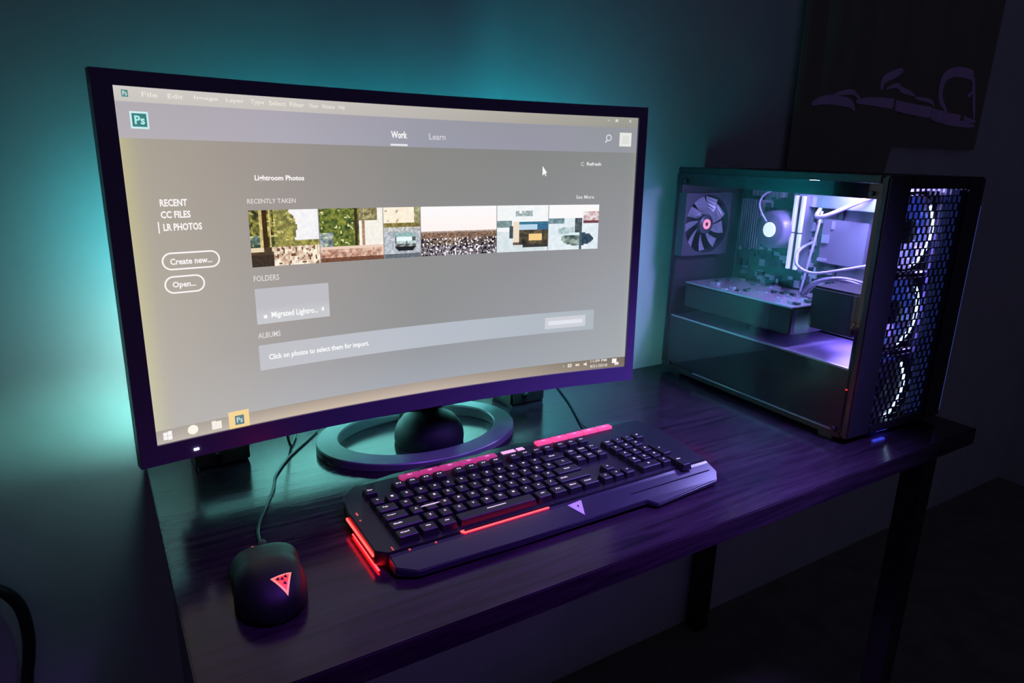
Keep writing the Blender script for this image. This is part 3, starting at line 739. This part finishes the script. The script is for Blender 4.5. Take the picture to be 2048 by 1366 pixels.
# rear fan
def fan(cx, y, cz, axis_y, r, hubmat, blademat, name, ring=None, hubr=.02):
    f0 = bmesh.new(); n = 40; s = r+.0035
    M4 = Matrix.Translation((cx, y, cz))@Matrix.Rotation(PI/2*axis_y, 4, 'X')
    # square frame with a round hole
    pts = []
    t = bmesh.new()
    inn = []; out = []
    for k in range(n):
        a = 2*PI*k/n; ca, sa = math.cos(a), math.sin(a); q = s/max(abs(ca), abs(sa))
        inn.append([t.verts.new((r*ca, r*sa, z)) for z in (0, .022)]); out.append([t.verts.new((q*ca, q*sa, z)) for z in (0, .022)])
    for k in range(n):
        j = (k+1) % n
        t.faces.new((inn[k][1], out[k][1], out[j][1], inn[j][1])); t.faces.new((inn[k][0], inn[j][0], out[j][0], out[k][0]))
        t.faces.new((inn[k][0], inn[k][1], inn[j][1], inn[j][0])); t.faces.new((out[k][0], out[j][0], out[j][1], out[k][1]))
    merge(f0, t, 0, M4)
    fo = P(name, f0, M['chipdk'])
    b = bmesh.new(); nb = 9
    for k in range(nb):
        a0 = 2*PI*k/nb; R_ = []
        for i in range(7):
            rr_ = hubr*.9+(r-.003-hubr*.9)*i/6; tw = a0+.35*(i/6); wd = .52-.08*i/6
            R_.append([t_ for t_ in ((rr_*math.cos(tw), rr_*math.sin(tw), .016), (rr_*math.cos(tw+wd), rr_*math.sin(tw+wd), .006))])
        V = [[b.verts.new(q) for q in row] for row in R_]
        for i in range(6): b.faces.new((V[i][0], V[i+1][0], V[i+1][1], V[i][1]))
    b.transform(M4); o = obj('blades', b, blademat, fo); 
    h = bmesh.new(); lathe(h, [(0, .020), (hubr*.9, .020), (hubr, .018), (hubr, .003)], 24, M4=M4); obj('hub', h, M['chipdk'], fo, True)
    if hubmat:
        h = bmesh.new(); lathe(h, [(.004, .0205), (.0105, .0205), (.0105, .0212), (.004, .0212), (.004, .0205)], 24, M4=M4); o = obj('hub_light', h, hubmat, fo); o['label'] = 'pink glowing ring on the hub'
    if ring:
        h = bmesh.new(); a0, a1, z = ring
        tube(h, [((r-.002)*math.cos(a0+(a1-a0)*k/14), (r-.002)*math.sin(a0+(a1-a0)*k/14), z) for k in range(15)], .0026, 6, sm=1)
        h.transform(M4); o = obj('ring_light', h, M['bluering'], fo, True); o['label'] = 'pale blue glowing arc of the fan ring'
    return fo
fan(.062, -.0125, .318, 1, .0600, M['fanhub'], M['fanblade'], 'rear_fan')
# motherboard and what sits on it
bm = bmesh.new(); bx(bm, .172, .175, -.265, -.020, .145, .398)
mbo = P('motherboard', bm, M['pcb'])
bm = bmesh.new(); dk = bmesh.new()
for i in range(150):
    y = -random.uniform(.03, .255); z = random.uniform(.155, .392); sx, sz = random.uniform(.002, .009), random.uniform(.002, .008)
    if abs(y+.15) < .045 and abs(z-.32) < .045: continue
    (bx)(bm if i % 3 else dk, .172-random.uniform(.002, .010), .173, y-sx, y+sx, z-sz, z+sz)
obj('chips', bm, M['chip'], mbo)['kind'] = 'stuff'; obj('sockets', dk, M['chipdk'], mbo)['kind'] = 'stuff'
for k in range(8):
    bm = bmesh.new(); bx(bm, .158, .173, -.062-.010*k-.0035, -.062-.010*k+.0035, .378, .392); obj('connector', bm, M['chip'], mbo)
bm = bmesh.new()
for k in range(9): bx(bm, .155, .172, -.040-.006*k, -.0375-.006*k, .27, .37)
obj('heat_sink', bm, M['alum'], mbo)
for yy in (-.187, -.2035):
    bm = bmesh.new(); bx(bm, .140, .171, yy-.0022, yy+.0022, .243, .388, bev=.0006); ms = P('memory_stick', bm, M['tray'], pc)
    for a, b in ((.245, .314), (.3165, .386)):
        bm = bmesh.new(); bx(bm, .133, .1398, yy-.0034, yy+.0034, a, b, bev=.0008); obj('light_bar', bm, M['ram'], ms)['label'] = 'pale lit bar on the memory stick'
bm = bmesh.new(); Mc = Matrix.Translation((.172, -.150, .318))@Matrix.Rotation(-PI/2, 4, 'Y')
lathe(bm, [(0, .06), (.030, .06), (.036, .055), (.038, .03), (.040, .0)], 36, M4=Mc); co = P('processor_cooler', bm, M['shroud'], pc, True)
bm = bmesh.new(); lathe(bm, [(0, .0635), (.0135, .0635), (.0145, .0625), (.0145, .0605)], 28, M4=Mc@Matrix.Translation((0, -.003, 0))); o = obj('cap_light', bm, M['disc'], co); o['label'] = 'round cream-white glowing cap'
bm = bmesh.new(); tube(bm, [(.108, -.146, .333), (.100, -.138, .350), (.098, -.132, .368), (.102, -.138, .385), (.112, -.155, .395), (.13, -.17, .398)], .0022, 8); obj('hose', bm, M['hose'], co, True)
# graphics card
bm = bmesh.new(); bx(bm, .022, .170, -.300, -.030, .148, .196, bev=.002); gc = P('graphics_card', bm, M['black'])
bm = bmesh.new(); bx(bm, .020, .170, -.300, -.030, .197, .200, bev=.0008)
for i in range(40):
    x_, y_ = random.uniform(.03, .15), -random.uniform(.05, .29); bx(bm, x_-.004, x_+.004, y_-.005, y_+.005, .2, .2+random.uniform(.001, .006), i % 2)
obj('backplate', bm, [M['alum'], M['pcb']], gc)
for yy in (-.095, -.165, -.245):
    bm = bmesh.new(); lathe(bm, [(0, 0), (.034, 0), (.036, .002), (.036, .006)], 28, M4=Matrix.Translation((.095, yy, .1425))); obj('cooling_fan', bm, M['chipdk'], gc)
bm = bmesh.new(); bx(bm, .050, .176, -.402, -.312, .165, .240, bev=.004); P('drive_cage', bm, M['black'])
bm = bmesh.new(); bx(bm, .168, .177, -.322, -.228, .262, .345, bev=.001); P('cover_plate', bm, M['tray'])
bm = bmesh.new(); bx(bm, .150, .177, -.345, -.182, .366, .396, bev=.001); P('top_bracket', bm, M['alum'])
for k, (pts, r_) in enumerate([([(.165, -.215, .30), (.12, -.220, .285), (.10, -.235, .262), (.11, -.265, .250), (.13, -.31, .262), (.165, -.345, .275)], .0028),
                               ([(.165, -.225, .37), (.13, -.24, .352), (.12, -.27, .356), (.14, -.32, .385), (.165, -.345, .40)], .004),
                               ([(.12, -.24, .205), (.11, -.27, .232), (.13, -.31, .246), (.165, -.365, .235)], .004),
                               ([(.13, -.24, .205), (.12, -.28, .240), (.14, -.33, .240), (.168, -.375, .215)], .004),
                               ([(.14, -.22, .205), (.14, -.235, .30), (.15, -.236, .36)], .0025),
                               ([(.05, -.19, .132), (.045, -.215, .146), (.05, -.24, .150), (.09, -.26, .140)], .003)]):
    bm = bmesh.new(); tube(bm, pts, r_, 8); P('cable', bm, M['hose'] if k in (0, 1, 4) else M['tray'], pc, True)
bm = bmesh.new(); bx(bm, .03, .165, -.305, -.292, PH-.0131, PH-.0125); P('interior_light', bm, M['violet_led'], label='violet light strip under the case top')
bm = bmesh.new(); bx(bm, .10, .112, -.430, -.315, PH-.0131, PH-.0125); P('interior_light', bm, M['violet_led'], label='violet light strip under the case top')
bm = bmesh.new(); bx(bm, .1745, .1775, -.425, -.415, .140, .34); P('interior_light', bm, M['violet_fill'], label='added violet fill light beside the front fans')  # added glow, lights the front of the lower cover
bm = bmesh.new(); bx(bm, .09, .165, -.380, -.335, .1646, .1649); P('interior_light', bm, M['violet_fill'], label='added violet fill light hidden under the drive box')  # added out of sight to brighten the top of the lower cover
# front panel
bm = bmesh.new()
F0, F1 = -PD, -.4405
bx(bm, 0, .058, F0, F1, .010, PH, bev=.003); bx(bm, .212, PW, F0, F1, .010, PH, bev=.003); bx(bm, .058, .212, F0, F1, PH-.018, PH, bev=.002); bx(bm, .058, .212, F0, F1, .010, .024, bev=.002)
P('front_frame', bm, M['case'])
bm = bmesh.new(); nz = 33; z0_, z1_ = .024, PH-.018
for i in range(nz+1):
    z = z0_+(z1_-z0_)*i/nz; bx(bm, .058, .212, F0+.002, F0+.005, z-.0008, z+.0008)
    if i < nz:
        zt = z+(z1_-z0_)/nz; k = 0
        x_ = .058+(.007 if i % 2 else 0)
        while x_ < .212: bx(bm, x_-.0007, x_+.0007, F0+.002, F0+.005, z, zt); x_ += .014
o = P('front_mesh', bm, M['black']); o['label'] = 'brick-patterned mesh over the lit fans'
for zc in (.345, .213, .081):
    fan(.102 + .0, F1+.0225+.001, zc, 1, .0600, None, M['bluefan'], 'front_fan', (-1.25, .75, .020))
bm = bmesh.new(); bx(bm, .1665, .211, F0+.009, F0+.011, .026, PH-.02); P('blue_glow_plate', bm, M['bluefill'])  # glowing plate added to fill the mesh beside the fans with blue
bm = bmesh.new(); bx(bm, PW-.0015, PW+.0010, F0+.001, F0+.004, .020, .385); P('edge_trim', bm, M['bluetrim'], label='thin blue glowing edge line')
bm = bmesh.new(); bx(bm, .085, .115, F0+.004, F0+.009, .0085, .0098); P('foot_light', bm, mat('blue_under_light', (.1, .1, .4), .5, emit=(.05, .07, .9), es=7), label='small blue light under the front')

# ------------------------------------------------------------------ black tapestry on the wall
tp = bmesh.new(); nx, nz_ = 60, 40
def tap(x, z): return Vector((x, .199+.005*math.sin(x*34+z*3)+.003*math.sin(x*71), z))
def tbot(x): return .415 if x < 1.40 else (.415+.08*min(1, (x-1.40)/.04))
G = []
for i in range(nx+1):
    x = 1.012+(1.875-1.012)*i/nx
    G.append([tp.verts.new(tap(x, tbot(x)+(1.25-tbot(x))*j/nz_)) for j in range(nz_+1)])
for a, b in zip(G, G[1:]):
    for j in range(nz_): tp.faces.new((a[j], b[j], b[j+1], a[j+1]))
geo = bmesh.ops.extrude_face_region(tp, geom=tp.faces[:])
for v in geo['geom']:
    if isinstance(v, bmesh.types.BMVert): v.co.y -= .002
def brush(pts, w0):
    P_ = []
    n = len(pts)
    for i in range(n-1):
        for k in range(5):
            g_ = lambda q: Vector(pts[max(0, min(n-1, q))]); p0, p1, p2, p3 = g_(i-1), g_(i), g_(i+1), g_(i+2); t = k/5
            P_.append(.5*((2*p1)+(p2-p0)*t+(2*p0-5*p1+4*p2-p3)*t*t+(3*p1-p0-3*p2+p3)*t**3))
    P_.append(Vector(pts[-1])); prev = None; m = len(P_)
    for i, p_ in enumerate(P_):
        d = (P_[min(m-1, i+1)]-P_[max(0, i-1)]).normalized(); nn = Vector((-d.y, d.x)); ww = w0*math.sin(PI*(.04+.92*i/(m-1)))**.7
        a, b = p_+nn*ww, p_-nn*ww
        q = [tp.verts.new(tap(a.x, a.y)+Vector((0, -.0032, 0))), tp.verts.new(tap(b.x, b.y)+Vector((0, -.0032, 0)))]
        if prev: tp.faces.new((prev[0], prev[1], q[1], q[0])).material_index = 1
        prev = q
brush([(1.083, .578), (1.128, .590), (1.20, .588), (1.251, .572)], .011)
brush([(1.15, .602), (1.21, .612), (1.27, .603)], .006)
brush([(1.25, .594), (1.352, .597), (1.568, .584), (1.70, .577), (1.84, .572)], .014)
brush([(1.45, .590), (1.60, .575), (1.74, .562), (1.84, .560)], .009)
brush([(1.345, .625), (1.348, .650), (1.396, .671), (1.436, .678)], .010)
brush([(1.36, .630), (1.40, .640), (1.46, .630), (1.50, .622)], .007)
brush([(1.50, .618), (1.555, .613), (1.60, .600)], .005)
brush([(1.68, .585), (1.632, .625), (1.636, .677), (1.695, .696), (1.77, .684), (1.79, .650), (1.745, .637)], .013)
brush([(1.79, .690), (1.81, .63), (1.83, .575)], .007)
tag(obj('wall_tapestry', tp, [mat('black_cloth', (.27, .26, .18), .95), mat('violet_print', (.85, .60, 1.0), .8)]), 'black wall hanging printed with violet wave swirls', 'tapestry')
# cable loop at the lower left
bm = bmesh.new(); tube(bm, [(-.62, .192, -.128), (-.58, .192, -.130), (-.548, .192, -.145), (-.530, .192, -.175), (-.526, .192, -.220), (-.530, .192, -.26), (-.540, .192, -.32), (-.545, .192, -.45), (-.545, .185, -.7405)], .008, 10)
tag(obj('power_cable', bm, M['cable'], None, True), 'thick black cable looping down the wall left of the desk', 'cable')
